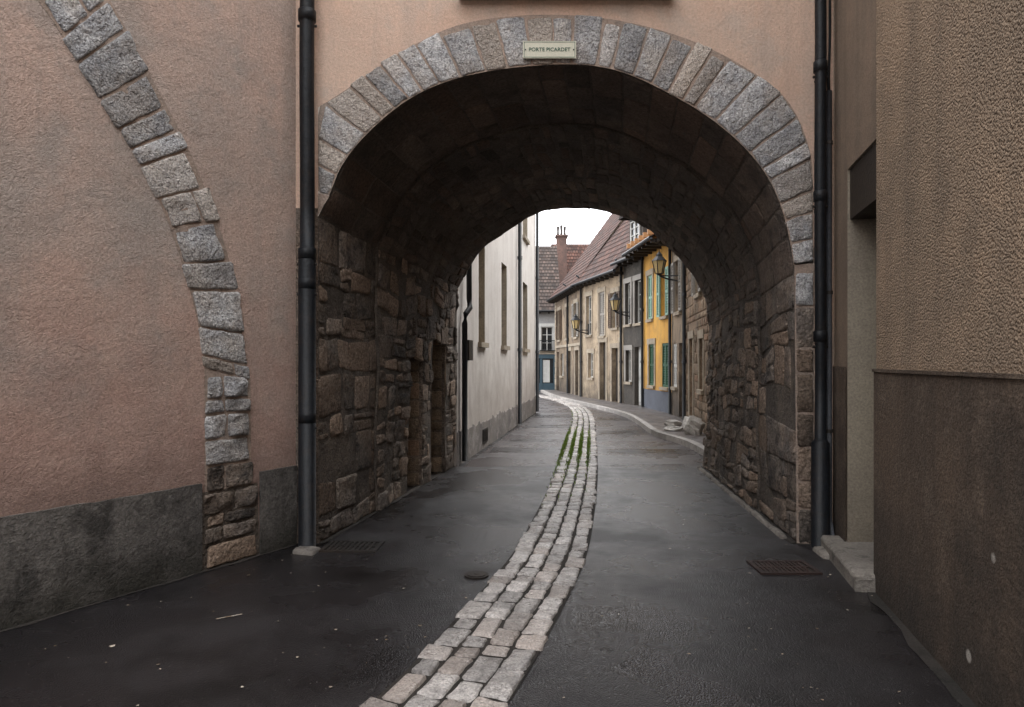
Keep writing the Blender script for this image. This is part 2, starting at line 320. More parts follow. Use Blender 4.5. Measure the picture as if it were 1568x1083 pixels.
def pas(a,y,off=0):
    A=pf(a,PF);B=pf(a,PB);k=(y-YF)/(YB-YF)
    return Vector((A[0]*(1-k)+B[0]*k,y,A[1]*(1-k)+B[1]*k))
def pasmap(a,y):
    p=pas(a,y); da=pas(min(a+.02,LT),y)-pas(max(a-.02,0),y); dy=pas(a,y+.02)-pas(a,y-.02)
    n=dy.cross(da).normalized()
    w=.035*noise.noise(p*1.3)+.018*noise.noise(p*4.1) if y>YF+.05 else 0
    return p+n*((.025 if y>YS else 0)+w*min(1,(y-YF)/.6)),n
niches=[(8.30,8.80,1.75,.55),(9.22,9.86,1.98,.40)]
ys=sorted([6+k*.1 for k in range(45)]+[7.301,9.22,9.86]); as_=[i*LT/150 for i in range(151)]+[1.75,1.98]; as_.sort()
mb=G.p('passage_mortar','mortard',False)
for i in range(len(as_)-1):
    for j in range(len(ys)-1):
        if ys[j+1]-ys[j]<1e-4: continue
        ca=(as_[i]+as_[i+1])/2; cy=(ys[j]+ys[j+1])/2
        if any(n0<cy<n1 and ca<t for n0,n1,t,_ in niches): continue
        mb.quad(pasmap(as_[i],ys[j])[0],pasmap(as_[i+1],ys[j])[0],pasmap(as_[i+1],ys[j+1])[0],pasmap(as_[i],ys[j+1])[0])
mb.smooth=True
for (n0,n1,t,dp) in niches:
    c=[pasmap(0,n0)[0],pasmap(0,n1)[0],pasmap(t,n1)[0],pasmap(t,n0)[0]]
    b=[q+Vector((-dp,0,0)) for q in c]
    nr=G.p('niche_reveals','rubble')
    for i in range(4): nr.quad(c[i],c[(i+1)%4],b[(i+1)%4],b[i])
    G.p('niche_doors','darkwood').quad(*b)
    z=0; ns=G.p('niche_jamb_stones','stone2',True); yj=n1
    xj=c[1].x
    while z<t-.05:
        dz=min(R(.12,.3),t-z); stone(ns,lambda u,v:(Vector((u,yj,v)),Vector((0,-1,0))),((xj-dp+.02,z),(xj-.015,z),(xj-.015,z+dz),(xj-dp+.02,z+dz)),.02,.008,rough=.8); z+=dz
def courses(a0,a1,y0,y1,hr,lr,h,gap,part,jit=.015,nich=False,rough=.5,wv=.03,split=.25,skip=.0):
    def wf(a,y):
        e=min(1,max(0,(a-a0)/.15),max(0,(a1-a)/.15))
        if nich and a<2.1: e*=.4
        return a+wv*e*noise.noise(Vector((a*1.1,y*1.7,5)))*2
    a=a0
    while a<a1-.02:
        da=min(R(*hr),a1-a)
        if a1-a-da<hr[0]*.6: da=a1-a
        y=y0-R(0,lr[0]*.7); cuts=[]
        while y<y1:
            dy=R(*lr); cuts.append((max(y,y0),min(y+dy,y1))); y+=dy
        if nich:
            for (n0,n1,t,_) in niches:
                if a+da/2<t:
                    new=[]
                    for c in cuts:
                        if c[1]<=n0 or c[0]>=n1: new.append(c)
                        else:
                            if c[0]<n0: new.append((c[0],n0))
                            if c[1]>n1: new.append((n1,c[1]))
                    cuts=new
        for (p,q) in cuts:
            if q-p<.06 or R(0,1)<skip: continue
            j=lambda:R(-jit,jit)
            lo_,hi_=(a,a+da)
            prt=[(lo_,hi_)]
            if R(0,1)<split and da>.17: m=a+da*R(.38,.62); prt=[(lo_,m),(m,hi_)]
            for (u0,u1) in prt:
                e0=p+.003+(j() if p>y0+.05 else 0); e1=q-.003+(j() if q<y1-.05 else 0)
                stone(part,pasmap,((wf(u0,p)+j(),e0),(wf(u1,p)+j(),e0+j()*.6),(wf(u1,q)+j(),e1),(wf(u0,q)+j(),e1+j()*.6)),h*R(.4,1.3),gap,rough=rough,edge=.009,cr=1.5)
        a+=da
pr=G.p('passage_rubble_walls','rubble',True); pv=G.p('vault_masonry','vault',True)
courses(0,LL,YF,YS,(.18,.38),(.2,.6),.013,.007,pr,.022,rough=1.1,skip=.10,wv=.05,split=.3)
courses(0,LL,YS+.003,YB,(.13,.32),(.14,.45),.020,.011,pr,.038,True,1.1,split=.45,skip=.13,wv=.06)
courses(LL+LA,LT,YF+.02,YS,(.18,.38),(.2,.6),.013,.007,pr,.022,rough=1.1,skip=.10,wv=.05,split=.3)
courses(LL+LA,LT,YS+.003,YB,(.12,.30),(.14,.42),.020,.011,pr,.038,False,1.1,split=.45,skip=.13,wv=.06)
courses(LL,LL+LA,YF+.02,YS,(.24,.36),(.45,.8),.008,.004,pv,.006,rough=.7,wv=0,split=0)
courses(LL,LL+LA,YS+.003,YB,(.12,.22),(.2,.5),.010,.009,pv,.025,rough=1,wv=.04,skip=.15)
fw=G.p('front_plaster','pinkf'); H=8.2
def fq(x0,z0,x1,z1): fw.quad(Vector((x0,YF,z0)),Vector((x1,YF,z1)),Vector((x1,YF,H)),Vector((x0,YF,H)))
so=smooth(outer,2)
for i in range(len(so)-1): fq(so[i][0],so[i][1],so[i+1][0],so[i+1][1])
fq(-1.92,2.95,-1.705,2.95)
lp=G.p('left_pier','rubble'); lp.quad(Vector((-1.92,YF,0)),Vector((-1.705,YF,0)),Vector((-1.705,YF,2.95)),Vector((-1.92,YF,2.95)))
fw.quad(Vector((2.647,YF,0)),Vector((2.84,YF,0)),Vector((2.84,YF,H)),Vector((2.647,YF,H)))
C=(.45,2.25)
inpoly=[(-1.705,0)]+smooth(inner,2)+[(2.515,0)]
outpoly=[(-1.705,0)]+so+[(2.647,0)]
def ray(th,poly):
    dx,dz=math.cos(th),math.sin(th); best=None
    for i in range(len(poly)-1):
        x1,z1=poly[i][0]-C[0],poly[i][1]-C[1]; x2,z2=poly[i+1][0]-C[0],poly[i+1][1]-C[1]
        ex,ez=x2-x1,z2-z1; den=dx*ez-dz*ex
        if abs(den)<1e-9: continue
        t=(x1*ez-z1*ex)/den; u=(x1*dz-z1*dx)/den
        if t>0 and -1e-6<=u<=1+1e-6 and (best is None or t>best): best=t
    return (C[0]+dx*best,C[1]+dz*best) if best else None
thL=math.atan2(3.058-C[1],-1.602-C[0]); thR=math.atan2(2.45-C[1],2.48-C[0])
bk=G.p('ring_mortar','mortar'); yb=YF-.003
N=80
for i in range(N):
    t0=thL+(thR-thL)*i/N; t1=thL+(thR-thL)*(i+1)/N
    a,b,c,d=ray(t0,inpoly),ray(t1,inpoly),ray(t1,outpoly),ray(t0,outpoly)
    bk.quad(*[Vector((q[0],yb,q[1])) for q in (a,b,c,d)])
bk.quad(Vector((-1.705,yb,2.886)),Vector((-1.602,yb,3.058)),Vector((-1.705,yb,3.08)),Vector((-1.706,yb,2.9)))
bk.quad(Vector((2.50,yb,0)),Vector((2.655,yb,0)),Vector((2.655,yb,2.6)),Vector((2.48,yb,2.5)))
fm=lambda x,z:(Vector((x,yb,z)),Vector((0,-1,0)))
rg=G.p('voussoir_ring','ring',True)
th=thL
while th>thR+.02:
    w=R(.06,.115)
    if th-w<thR+.04: w=th-thR
    a,b,c,d=ray(th,inpoly),ray(th-w,inpoly),ray(th-w,outpoly),ray(th,outpoly)
    k=R(-.10,.10)
    ext=lambda p,q:(q[0]+(q[0]-p[0])*k,q[1]+(q[1]-p[1])*k)
    if d[0]>-1.6 and c[0]<2.45: c,d=ext(b,c),ext(a,d)
    stone(rg,fm,(a,b,c,d),R(.008,.016),.007,rough=.9,edge=.006,cr=1.0,nz=1.8)
    th-=w
z=0
while z<2.42:
    dz=min(R(.2,.4),2.45-z); 
    if dz<.08: break
    xi=2.515-.03*z/2.4
    stone(G.p('pier_quoins_hi','ring',True) if z>1.9 else G.p('pier_quoins_lo','rubble',True),fm,((xi-.005,z),(2.652,z),(2.652,z+dz),(xi-.005,z+dz)),R(.01,.02),.006,rough=1); z+=dz
bw=G.p('back_wall','crm'); pbk=[(q[0],q[1]) for q in PB]
for i in range(28,88):
    (x0,z0),(x1,z1)=pbk[i],pbk[i+1]
    if x1>x0: bw.quad(Vector((x0,YB,z0)),Vector((x1,YB,z1)),Vector((x1,YB,H)),Vector((x0,YB,H)))
bw.quad(Vector((-2.5,YB,0)),Vector((-.916,YB,0)),Vector((-.836,YB,H)),Vector((-2.5,YB,H)))
bw.quad(Vector((3.0,YB,0)),Vector((6,YB,0)),Vector((6,YB,H)),Vector((3.045,YB,H)))
FG=Frame((-2.5,YF),(3.6,YF),'L')
roof(G,FG,0,FG.L,H,2.2,10.2,over=.25,tile='tile2',ov2=0)
box(G.p('window_sill','darkwood'),FG,2.035,3.90,4.778,4.87,-.05,.12)
window(G,FG,(2.2,3.75,4.94,6.3),depth=-.01,frame='wpaint',surround='beigew')
ek=G.p('wall_foot_edging','step',True)
def emap(s,o):
    x=2.44+(2.80-2.44)*s/4.2; return Vector((x+o,6.15+s,0)),Vector((0,0,1))
s=0
while s<4.1:
    ds=R(.3,.7); stone(ek,emap,((s,-.02),(min(s+ds,4.15),-.02),(min(s+ds,4.15),.05),(s,.05)),.03,.003,rough=.4); s+=ds
G.build()
S=Grp('street_name_sign'); FS=Frame((0,YF-.035),(1,YF-.035),'L')
box(S.p('plate','cream'),FS,.095,.560,4.247,4.396,0,.012)
gp=S.p('border','green')
for (a,b,c,d) in ((.105,.55,4.385,4.389),(.105,.55,4.254,4.258),(.105,.109,4.258,4.385),(.546,.55,4.258,4.385)): box(gp,FS,a,b,c,d,.012,.0135)
for (x,z_) in ((.118,4.32),(.537,4.32)):
    tube(S.p('screws','iron'),[FS.P(x,z_,.012),FS.P(x,z_,.018)],.006,8)
sp=S.build()
cu=bpy.data.curves.new('lettering','FONT'); cu.body='PORTE PICARDET'; cu.size=.046; cu.align_x='CENTER'; cu.align_y='CENTER'; cu.extrude=.0008; cu.offset=.0006
cu.materials.append(M['green']); to=bpy.data.objects.new('lettering',cu); to.location=(.3275,YF-.035-.0135,4.321); to.rotation_euler=(math.radians(90),0,0)
bpy.context.collection.objects.link(to); to.parent=sp
# ================================================================= LEFT HOUSE
LH=Grp('pink_plaster_house'); FL=Frame((-3.05,4.07),(-1.90,6.0),'L')
pk=LH.p('plaster_wall','pink'); wall(pk,FL,-9,FL.L,0,8.5)
bi=[(-1.0,4.50),(-.3,4.27),(.211,3.85),(.405,3.60),(.637,3.30),(.867,2.97),(1.04,2.667),(1.197,2.256),(1.307,1.87),(1.352,1.55)]
bo=[(-1.0,5.0),(-.2,4.78),(.32,4.42),(.645,4.05),(.917,3.65),(1.194,3.245),(1.357,2.93),(1.53,2.54),(1.63,2.2),(1.713,1.674),(1.75,1.45)]
bi=resample(smooth(bi),200); bo=resample(smooth(bo),200)
lm=lambda s,z:(FL.P(s,z,.004),FL.n)
mo=LH.p('arch_mortar','mortar'); st=LH.p('blind_arch_stones','ring',True)
for i in range(0,199,3):
    j=min(i+3,199); mo.quad(FL.P(*bi[i],.003),FL.P(*bi[j],.003),FL.P(*bo[j],.003),FL.P(*bo[i],.003))
i=0
while i<195:
    w=random.randint(6,14); j=min(i+w,199)
    if 199-j<5: j=199
    a,b,c,d=bi[i],bi[j],bo[j],bo[i]
    k=R(-.08,.10); k2=R(-.06,.08)
    e=lambda p,q,kk:(q[0]+(q[0]-p[0])*kk,q[1]+(q[1]-p[1])*kk)
    a,b,c,d=e(d,a,k2),e(c,b,k2),e(b,c,k),e(a,d,k)
    if R(0,1)<.22:
        f=R(.35,.65); m1=(a[0]*(1-f)+d[0]*f,a[1]*(1-f)+d[1]*f); m2=(b[0]*(1-f)+c[0]*f,b[1]*(1-f)+c[1]*f)
        stone(st,lm,(a,b,m2,m1),R(.008,.016),.006,rough=1.4,nz=1.8); stone(st,lm,(m1,m2,c,d),R(.008,.016),.006,rough=1.4,nz=1.8)
    else: stone(st,lm,(a,b,c,d),R(.008,.016),.006,rough=1.4,nz=1.8)
    i=j
z=0
while z<1.5:
    dz=min(R(.09,.24),1.52-z)
    if dz<.05: break
    xo=(1.83 if z<.62 else 1.765)+R(-.03,.03); f=R(.3,.7); x0=1.35+R(-.02,.02); xm=x0+(xo-x0)*f
    g2=LH.p('blind_arch_pier_hi' if z>.62 else 'blind_arch_pier_lo','ring' if z>.62 else 'rubble',True)
    t=R(-.015,.015)
    if R(0,1)<.6:
        stone(g2,lm,((x0,z),(xm,z+t),(xm,z+dz+t),(x0,z+dz)),R(.012,.025),.008,rough=1.4); stone(g2,lm,((xm,z+t),(xo,z),(xo,z+dz),(xm,z+dz+t)),R(.012,.025),.008,rough=1.4)
    else: stone(g2,lm,((x0,z),(xo,z),(xo,z+dz),(x0,z+dz)),R(.012,.025),.008,rough=1.4)
    z+=dz
mo.quad(FL.P(1.352,.6,.003),FL.P(1.78,.6,.003),FL.P(1.77,1.47,.003),FL.P(1.352,1.58,.003))
LH.p('lower_mortar','mortard').quad(FL.P(1.32,0,.003),FL.P(1.86,0,.003),FL.P(1.84,.6,.003),FL.P(1.32,.6,.003))
pl=LH.p('cement_plinth','plinth')
def plinth(part,F,s0,s1,z,o,wob=.012):
    n=max(2,int((s1-s0)/.06)); pts=[]
    for i in range(n+1):
        s=s0+(s1-s0)*i/n; pts.append((s,z+noise.noise(Vector((s*5,1,z)))*wob*1.5+noise.noise(Vector((s*17,3,z)))*wob*.5))
    for i in range(n):
        a,b=pts[i],pts[i+1]
        part.quad(F.P(a[0],0,o),F.P(b[0],0,o),F.P(b[0],b[1],o),F.P(a[0],a[1],o)); part.quad(F.P(a[0],a[1],o),F.P(b[0],b[1],o),F.P(b[0],b[1],0),F.P(a[0],a[1],0))
    for s,zz in (pts[0],pts[-1]): part.quad(F.P(s,0,0),F.P(s,0,o),F.P(s,zz,o),F.P(s,zz,0))
plinth(pl,FL,-9,1.32,.67,.022,.007); plinth(pl,FL,1.86,2.24,.69,.022,.007)
roof(LH,FL,-9,FL.L,8.5,3.5,11.5,over=.3,tile='tile2',wallmat='pink',ov2=0)
LH.build()
# ================================================================= RIGHT HOUSE
RH=Grp('tan_stucco_house'); FR=Frame((2.54-.2313*8.76,-4.0),(2.54+.2313*1.24,6.0),'R')
sa,sb=FR.sY(4.76),FR.sY(5.58)
wall(RH.p('pebbledash_wall','stucco'),FR,0,sa,1.53,8.5)
wall(RH.p('smooth_wall','tan'),FR,sa,FR.L,0,8.5,[(sa,sb,.0,3.17)],.45,RH.p('door_jambs','beige'),off=-.012)
plinth(RH.p('dark_plinth','stuccol'),FR,0,sa-.004,1.53,.018,.004)
plinth(RH.p('dark_plinth','stuccol'),FR,sb+.01,FR.L,1.56,.006,.004)
box(RH.p('plinth_ledge','stuccol'),FR,0,sa-.004,1.53,1.55,-.01,.03)
box(RH.p('transom_box','darkwood'),FR,sa+.003,sb-.003,2.76,3.165,-.36,-.03)
window(RH,FR,(sa,sb,.12,2.75),depth=.43,door='darkwood')
stp=RH.p('door_step','step',True)
smap=lambda s,o:(FR.P(s,.10,o),Vector((0,0,1)))
stone(stp,smap,((sa-.05,-.4),(sb+.25,-.4),(sb+.25,.15),(sa-.05,.15)),.03,.001,rough=.25,edge=.014)
box(RH.p('door_step_body','step'),FR,sa-.045,sb+.245,0,.1,-.4,.145)
roof(RH,FR,0,FR.L,8.5,3.5,11.5,over=.3,tile='tile2',wallmat='tan',ov2=0)
RH.build()
g=Grp('added_house_behind_camera'); F=Frame((-14,-11),(9,-11),'R')  # unseen house added behind the camera to darken foreground and lower walls
hs=[(x,x+1.1,z,z+1.8) for x in (2,5,8,11,14,17,20) for z in (1.1,4.6)]
wall(g.p('walls_greyw','greyw'),F,0,F.L,0,8,hs,.2)
for h in hs: window(g,F,h,depth=.19,surround='beigew')
roof(g,F,0,F.L,8,4,11,tile='tile2',wallmat='greyw'); g.build()
# ================================================================= PIPES
def downpipe(name,x,y,z1,r,coll,base=None,mat='pipe',axis=None):
    g=Grp(name); p=g.p('pipe',mat,True)
    tube(p,[(x+.003*math.sin(k*1.3),y,(0.02 if not base else base[0])+(z1-(base[0] if base else .02))*k/12) for k in range(13)],r,18)
    for c in coll: tube(p,[(x,y,c-.05),(x,y,c-.045),(x,y,c+.04),(x,y,c+.05)],[r*1.02,r*1.22,r*1.22,r*1.02],18); 
    b=g.p('brackets','iron')
    for c in coll:
        tube(b,[(x-r*1.35,y+.0,c-.09),(x+r*1.35,y+.0,c-.09)],.012,8); tube(b,[(x,y,c-.09),(x,y+.14,c-.09)],.012,8)
    if base: tube(p,[(x,y,0.0),(x,y,base[0]-.03),(x,y,base[0])],[base[1],base[1],r*1.02],18)
    return g
g=downpipe('cast_iron_downpipe',-1.765,5.88,7.9,.062,[4.58,2.53,2.27,1.12],(2.5,.074)); g.build()
g=downpipe('cast_iron_downpipe',2.665,5.90,7.9,.047,[4.15,3.03,1.82],(.93,.075)); g.build()
g=Grp('grey_conduit'); p=g.p('pipe','greypipe',True)
tube(p,[(2.752,5.93,3.95),(2.752,5.93,.95),(2.752,5.93,.25),(2.765,5.91,.1),(2.74,5.86,.03)],.026,12)
for c in (3.5,2.2,1.0): tube(g.p('clips','iron'),[(2.752,5.93,c-.015),(2.752,5.93,c+.015)],.033,12)
g.build()
g=Grp('facade_cable'); p=g.p('cable','pipe',True)
tube(p,[(2.775+.012*math.sin(k*1.1),5.975-.008*math.cos(k*1.7),7.8-k*.25) for k in range(17)],.011,8)
tube(p,[(2.715,5.96,4.35),(2.73,5.95,4.2),(2.75,5.94,4.1),(2.752,5.93,3.94)],.014,8); g.build()
# ================================================================= GROUND
g=Grp('ground'); gp=g.p('g','asphalt')
gp.quad((-250,-250,0),(250,-250,0),(250,250,0),(-250,250,0)); g.build()
g=Grp('old_road_surface'); rp=g.p('r','road')
Lp=[(-.75,10.35),(-.5,12.1),(.2,17),(.85,21.4),(-2,24),(-9,27)]; Rp=[(3.0,10.7),(3.3,12.1),(3.4,17),(3.2,21.4),(2.5,27),(1.6,38)]
Lp=resample(Lp,40); Rp=resample(Rp,40)
for i in range(39): rp.quad((*Lp[i],.0015),(*Rp[i],.0015),(*Rp[i+1],.0015),(*Lp[i+1],.0015))
g.build()
g=Grp('road_shading_bands'); rp=g.p('r','patch')  # dark strips painted over the far road as its cross shading bands
for (y0,y1,x0,x1,x2,x3) in ((12.0,12.7,-.4,.9,-.35,.95),(13.6,14.1,-.1,1.1,0,1.2),(16.5,17.3,.25,1.45,.35,1.5),(19.5,20.5,.6,1.75,.7,1.8),(11.9,12.5,1.6,3.1,1.65,3.2),(15.0,15.8,1.9,3.1,2.0,3.1),(18.5,19.4,2.3,3.2,2.4,3.2)):
    n=14; pts=[]
    for k in range(n+1):
        f=k/n; pts.append(((x0+(x1-x0)*f,y0+.07*noise.noise(Vector((f*5,y0,0))),.0028),(x2+(x3-x2)*f,y1+.07*noise.noise(Vector((f*5,y1,3))),.0028)))
    for k in range(n): rp.quad(pts[k][0],pts[k+1][0],pts[k+1][1],pts[k][1])
g.build()
cl=[(-3.2,-4),(-2.15,-1),(-1.25,1.2),(-.70,2.3),(-.345,3.16),(-.186,3.667),(.022,4.447),(.238,5.29),(.389,6.06),(.645,7.74),(.891,9.5),(1.129,11.45),(1.638,15.8),(2.046,19.4),(2.31,23.0),(2.2,26.5),(1.7,30),(.8,34)]
cl=resample(smooth(cl,2),1200); 
def clp(s):
    L=clp.L; x=max(0,min(1,s/L))*1199; i=min(int(x),1198); f=x-i
    a,b=cl[i],cl[i+1]; d=Vector((b[0]-a[0],b[1]-a[1])).normalized()
    return a[0]+(b[0]-a[0])*f,a[1]+(b[1]-a[1])*f,d
clp.L=sum(math.dist(cl[i],cl[i+1]) for i in range(1199))
g=Grp('cobblestone_gutter_strip'); cb=g.p('cobbles','cobble',True); jt=g.p('joints','joint')
def cmap(s,w):
    x,y,d=clp(s); return Vector((x+d.y*w,y-d.x*w,.0045)),Vector((0,0,1))
W=.305; n=300
for i in range(n):
    s0=clp.L*i/n; s1=clp.L*(i+1)/n
    jt.quad(cmap(s0,-W)[0],cmap(s0,W)[0],cmap(s1,W)[0],cmap(s1,-W)[0])
for r in range(4):
    s=4.5-R(0,.2)
    while s<clp.L-.3:
        ln=R(.14,.32); w0=-W+.008+r*(2*W-.016)/4; w1=w0+(2*W-.016)/4
        yy=clp(s)[1]
        ex=R(-.03,.014) if r==0 else 0; ex2=R(-.014,.03) if r==3 else 0
        j=lambda:R(-.009,.009)
        stone(cb,cmap,((s+j(),w0+ex+j()),(s+ln+j(),w0+ex+j()),(s+ln+j(),w1+ex2+j()),(s+j(),w1+ex2+j())),R(.008,.02),.007,rough=.6,lo=yy>12,edge=.007,cr=.8,nz=1.4)
        s+=ln
g.build()
g=Grp('grass_tufts'); gr=g.p('g','grass')
for k in range(5200):
    s=random.gauss(17.8,1.4) if k<4900 else R(12,28); w=random.choice([-.152,0,.152,-.30,-.30,-.152,0])+R(-.035,.035)
    p,_=cmap(s,w); h=R(.015,.06); a=R(0,6.3); d=Vector((math.cos(a),math.sin(a),0))
    e=Vector((-d.y,d.x,0))*.008
    gr.add([p-e,p+e,p+d*R(.005,.03)+Vector((0,0,h))],[(0,1,2)])
g.build()
g=Grp('scattered_litter'); lt=g.p('l','litter')
for k in range(420):
    x=R(-2.6,2.6); y=R(2.6,10) 
    if x<-3.05+(y-4.07)*.56+.1 and y<6: continue
    if y>6 and not(-1.3+.1*(y-6)<x<2.4): continue
    r=R(.003,.010)*(1.5 if R(0,1)<.1 else 1); a=R(0,6.3); q=[]
    for i in range(5): an=a+i*1.2566; q.append((x+math.cos(an)*r*R(.6,1.4),y+math.sin(an)*r*R(.5,1.2),.006+R(0,.004)))
    lt.add(q,[(0,1,2,3,4)],R(0,1))
lt.quad((-1.83,4.22,.008),(-1.70,4.30,.009),(-1.703,4.306,.011),(-1.833,4.23,.009),tone=.6)
g.build()
g=Grp('gutter_dirt'); dp=g.p('d','joint')
def dirt(pts,w):
    for i in range(len(pts)-1):
        a,b=Vector(pts[i]),Vector(pts[i+1]); L=(b-a).length; n=int(L/.12); d=(b-a)/n; nn=Vector((d.y,-d.x,0)).normalized()
        pr=None
        for k in range(n+1):
            p=a+d*k; ww=w*(.6+.8*abs(noise.noise(p*3)))
            if pr: dp.quad(pr[0],p,p+nn*ww+Vector((0,0,.0)),pr[1])
            pr=(p,p+nn*ww)
dirt([(-6,-1.2,.005),(-3.05,4.07,.005),(-1.90,6,.005),(-1.7,6,.005),(-.92,10.4,.005),(.74,21.4,.005)],.07)
dirt([(2.95,10.4,.005),(2.5,6,.005),(2.8,5.95,.005),(2.54,4.76,.005),(.9,-2,.005)],.09)
g.build()
g=Grp('valve_cover'); p=g.p('v','iron'); tube(p,[(-.265,5.1,0),(-.265,5.1,.012)],.09,24); tube(p,[(-.265,5.1,.012),(-.265,5.1,.017)],.07,24); tube(p,[(-.265,5.1,.017),(-.265,5.1,.020)],.02,10); g.build()
def grate(name,x0,x1,y0,y1,mat,bars,rot=0):
    g=Grp(name); F=Frame((x0,y0),(x0+math.cos(rot),y0+math.sin(rot)),'R')
    p=g.p('frame',mat); w=x1-x0; h=y1-y0
    def bb(a0,a1,o0,o1,zt=.016): box(p,F,a0,a1,0,zt,o0,o1)
    bb(0,w,0,.035);bb(0,w,h-.035,h);bb(0,.035,.036,h-.036);bb(w-.035,w,.036,h-.036)
    for k in range(bars):
        a=.05+(w-.1)*k/bars; bb(a,a+(w-.1)/bars*.55,.036,h-.036,.014)
    bb(.036,w-.036,h/2-.012,h/2+.012,.0155)
    q=g.p('pit','joint'); q.quad(F.P(.03,.005,.03),F.P(w-.03,.005,.03),F.P(w-.03,.005,h-.03),F.P(.03,.005,h-.03)); g.build()
grate('drain_grate',1.87,2.33,5.12,5.45,'ironr',11)
grate('drain_cover',-1.62,-1.14,5.72,6.06,'iron',9,-.05)
g=Grp('drain_spout_block'); p=g.p('b','step',True); gm=lambda x,y:(Vector((x,y,0)),Vector((0,0,1)))
stone(p,gm,((-1.84,5.68),(-1.64,5.62),(-1.62,5.82),(-1.82,5.88)),.03,.003,rough=.3); stone(p,gm,((2.52,5.52),(2.72,5.52),(2.74,5.8),(2.54,5.8)),.04,.003,rough=.3); g.build()
K=[(3.15,10.45),(3.27,11.86),(3.28,13.3),(3.0,14.5),(3.2,17.06),(3.3,19.9),(2.94,22.6),(2.4,26.1),(1.8,30.4),(1.5,36)]
Fc=[(3.5,10.45),(3.70,11.86),(3.90,13.3),(4.05,14.5),(4.40,17.06),(4.56,19.9),(4.36,22.6),(3.66,26.1),(2.86,30.4),(2.35,36)]
K=resample(smooth(K),90); Fc=resample(smooth(Fc),90)
g=Grp('pavement'); p=g.p('slab','walk'); q=g.p('kerb','kerb')
for i in range(89):
    a,b,c,d=K[i],K[i+1],Fc[i+1],Fc[i]; dd=Vector((b[0]-a[0],b[1]-a[1])).normalized()*.14; ox,oy=dd.y,-dd.x
    p.quad((a[0],a[1],.11),(b[0],b[1],.11),(c[0],c[1],.11),(d[0],d[1],.11))
    t=R(0,1) if i%4==0 else t
    q.quad((a[0],a[1],0),(b[0],b[1],0),(b[0],b[1],.116),(a[0],a[1],.116),tone=t); q.quad((a[0],a[1],.116),(b[0],b[1],.116),(b[0]+ox,b[1]+oy,.116),(a[0]+ox,a[1]+oy,.116),tone=t)
g.build()
# ================================================================= WHITE HOUSE (left)
WH=Grp('white_rendered_house'); FW=Frame((-.843,10.42),(.737,21.4),'L')
hs=[]
for (y0,y1,z0,z1) in ((12.15,12.75,1.95,3.75),(14.7,15.45,1.95,3.75),(18.3,19.3,1.95,3.75),(12.15,12.75,5.0,6.6),(14.7,15.45,5.0,6.6),(18.3,19.3,5.0,6.6)):
    hs.append((FW.sY(y0),FW.sY(y1),z0,z1))
wall(WH.p('walls','white'),FW,0,FW.L,0,9,hs,.2,WH.p('reveals','beigew'))
for h in hs: window(WH,FW,h,depth=.19,frame='wpaint')
plinth(WH.p('plinth','wplinth'),FW,0,FW.L,.5,.012,.05)
roof(WH,FW,0,FW.L,9,4,12,tile='tile2',wallmat='white')
v=WH.p('vent_grille','iron')
s=FW.sY(12.7); box(v,FW,s-.25,s+.25,.1,.13,.016,.03); box(v,FW,s-.25,s+.25,.33,.36,.016,.03)
for k in range(9): box(v,FW,s-.25+k*.058,s-.25+k*.058+.025,.13,.33,.017,.027)
box(WH.p('meter_box','iron'),FW,.55,.85,1.62,1.95,.002,.08)
p=WH.p('downpipes','pipe',True)
for y in (17.1,21.2):
    s=FW.sY(y); tube(p,[FW.P(s,.05,.08),FW.P(s,9,.08)],.05,10)
    for zz in (1.9,4.2): tube(p,[FW.P(s,zz-.04,.08),FW.P(s,zz+.04,.08)],.065,10)
tube(p,[FW.P(.25,.05,.07),FW.P(.25,2.2,.07),FW.P(.28,2.35,.08),FW.P(.40,2.45,.12),FW.P(.45,2.6,.10),FW.P(.45,8.8,.07)],.045,10)
WH.build()
# ================================================================= RIGHT ROW
def row_house(name,p0,p1,wallmat,ups,downs,ze=5.3,half=3,zr=8.6,over=.35,tile='tile',pl=None,stones=None,left_gable=None):
    g=Grp(name); F=Frame(p0,p1,'R'); holes=[u[:4] for u in ups+downs]
    wall(g.p('walls_'+wallmat,wallmat),F,0,F.L,0,ze,holes,.16)
    for u in ups+downs: window(g,F,u[:4],depth=.15,**u[4])
    if pl: 
        segs=[]; x=0
        for h in sorted([d for d in downs if d[2]<.5]): segs.append((x,h[0]-.01)); x=h[1]+.01
        segs.append((x,F.L))
        for s in segs:
            if s[1]-s[0]>.05: plinth(g.p('plinth',pl[0]),F,s[0],s[1],pl[1],.02,.006)
    roof(g,F,0,F.L,ze,half,zr,over=over,tile=tile,wallmat=wallmat)
    return g,F
def pipeon(g,F,s,z1=5.1):
    p=g.p('downpipe','pipe',True); tube(p,[F.P(s,.12,.07),F.P(s,z1,.07),F.P(s,z1+.15,.28)],.045,8)
    for zz in (1.6,3.3): tube(p,[F.P(s,zz-.04,.07),F.P(s,zz+.04,.07)],.06,8)
def quoins(g,F,s0,mat='beigew',z1=5.1,dirn=1):
    q=g.p('quoins_'+mat,mat,True); z=.12; k=0
    while z<z1:
        dz=R(.22,.34); w=.34 if k%2 else .22
        a,b=(s0,s0+w) if dirn>0 else (s0-w,s0)
        stone(q,lambda s,zz:(F.P(s,zz,.002),F.n),((a,z),(b,z),(b,z+dz),(a,z+dz)),.02,.006,lo=True); z+=dz; k+=1
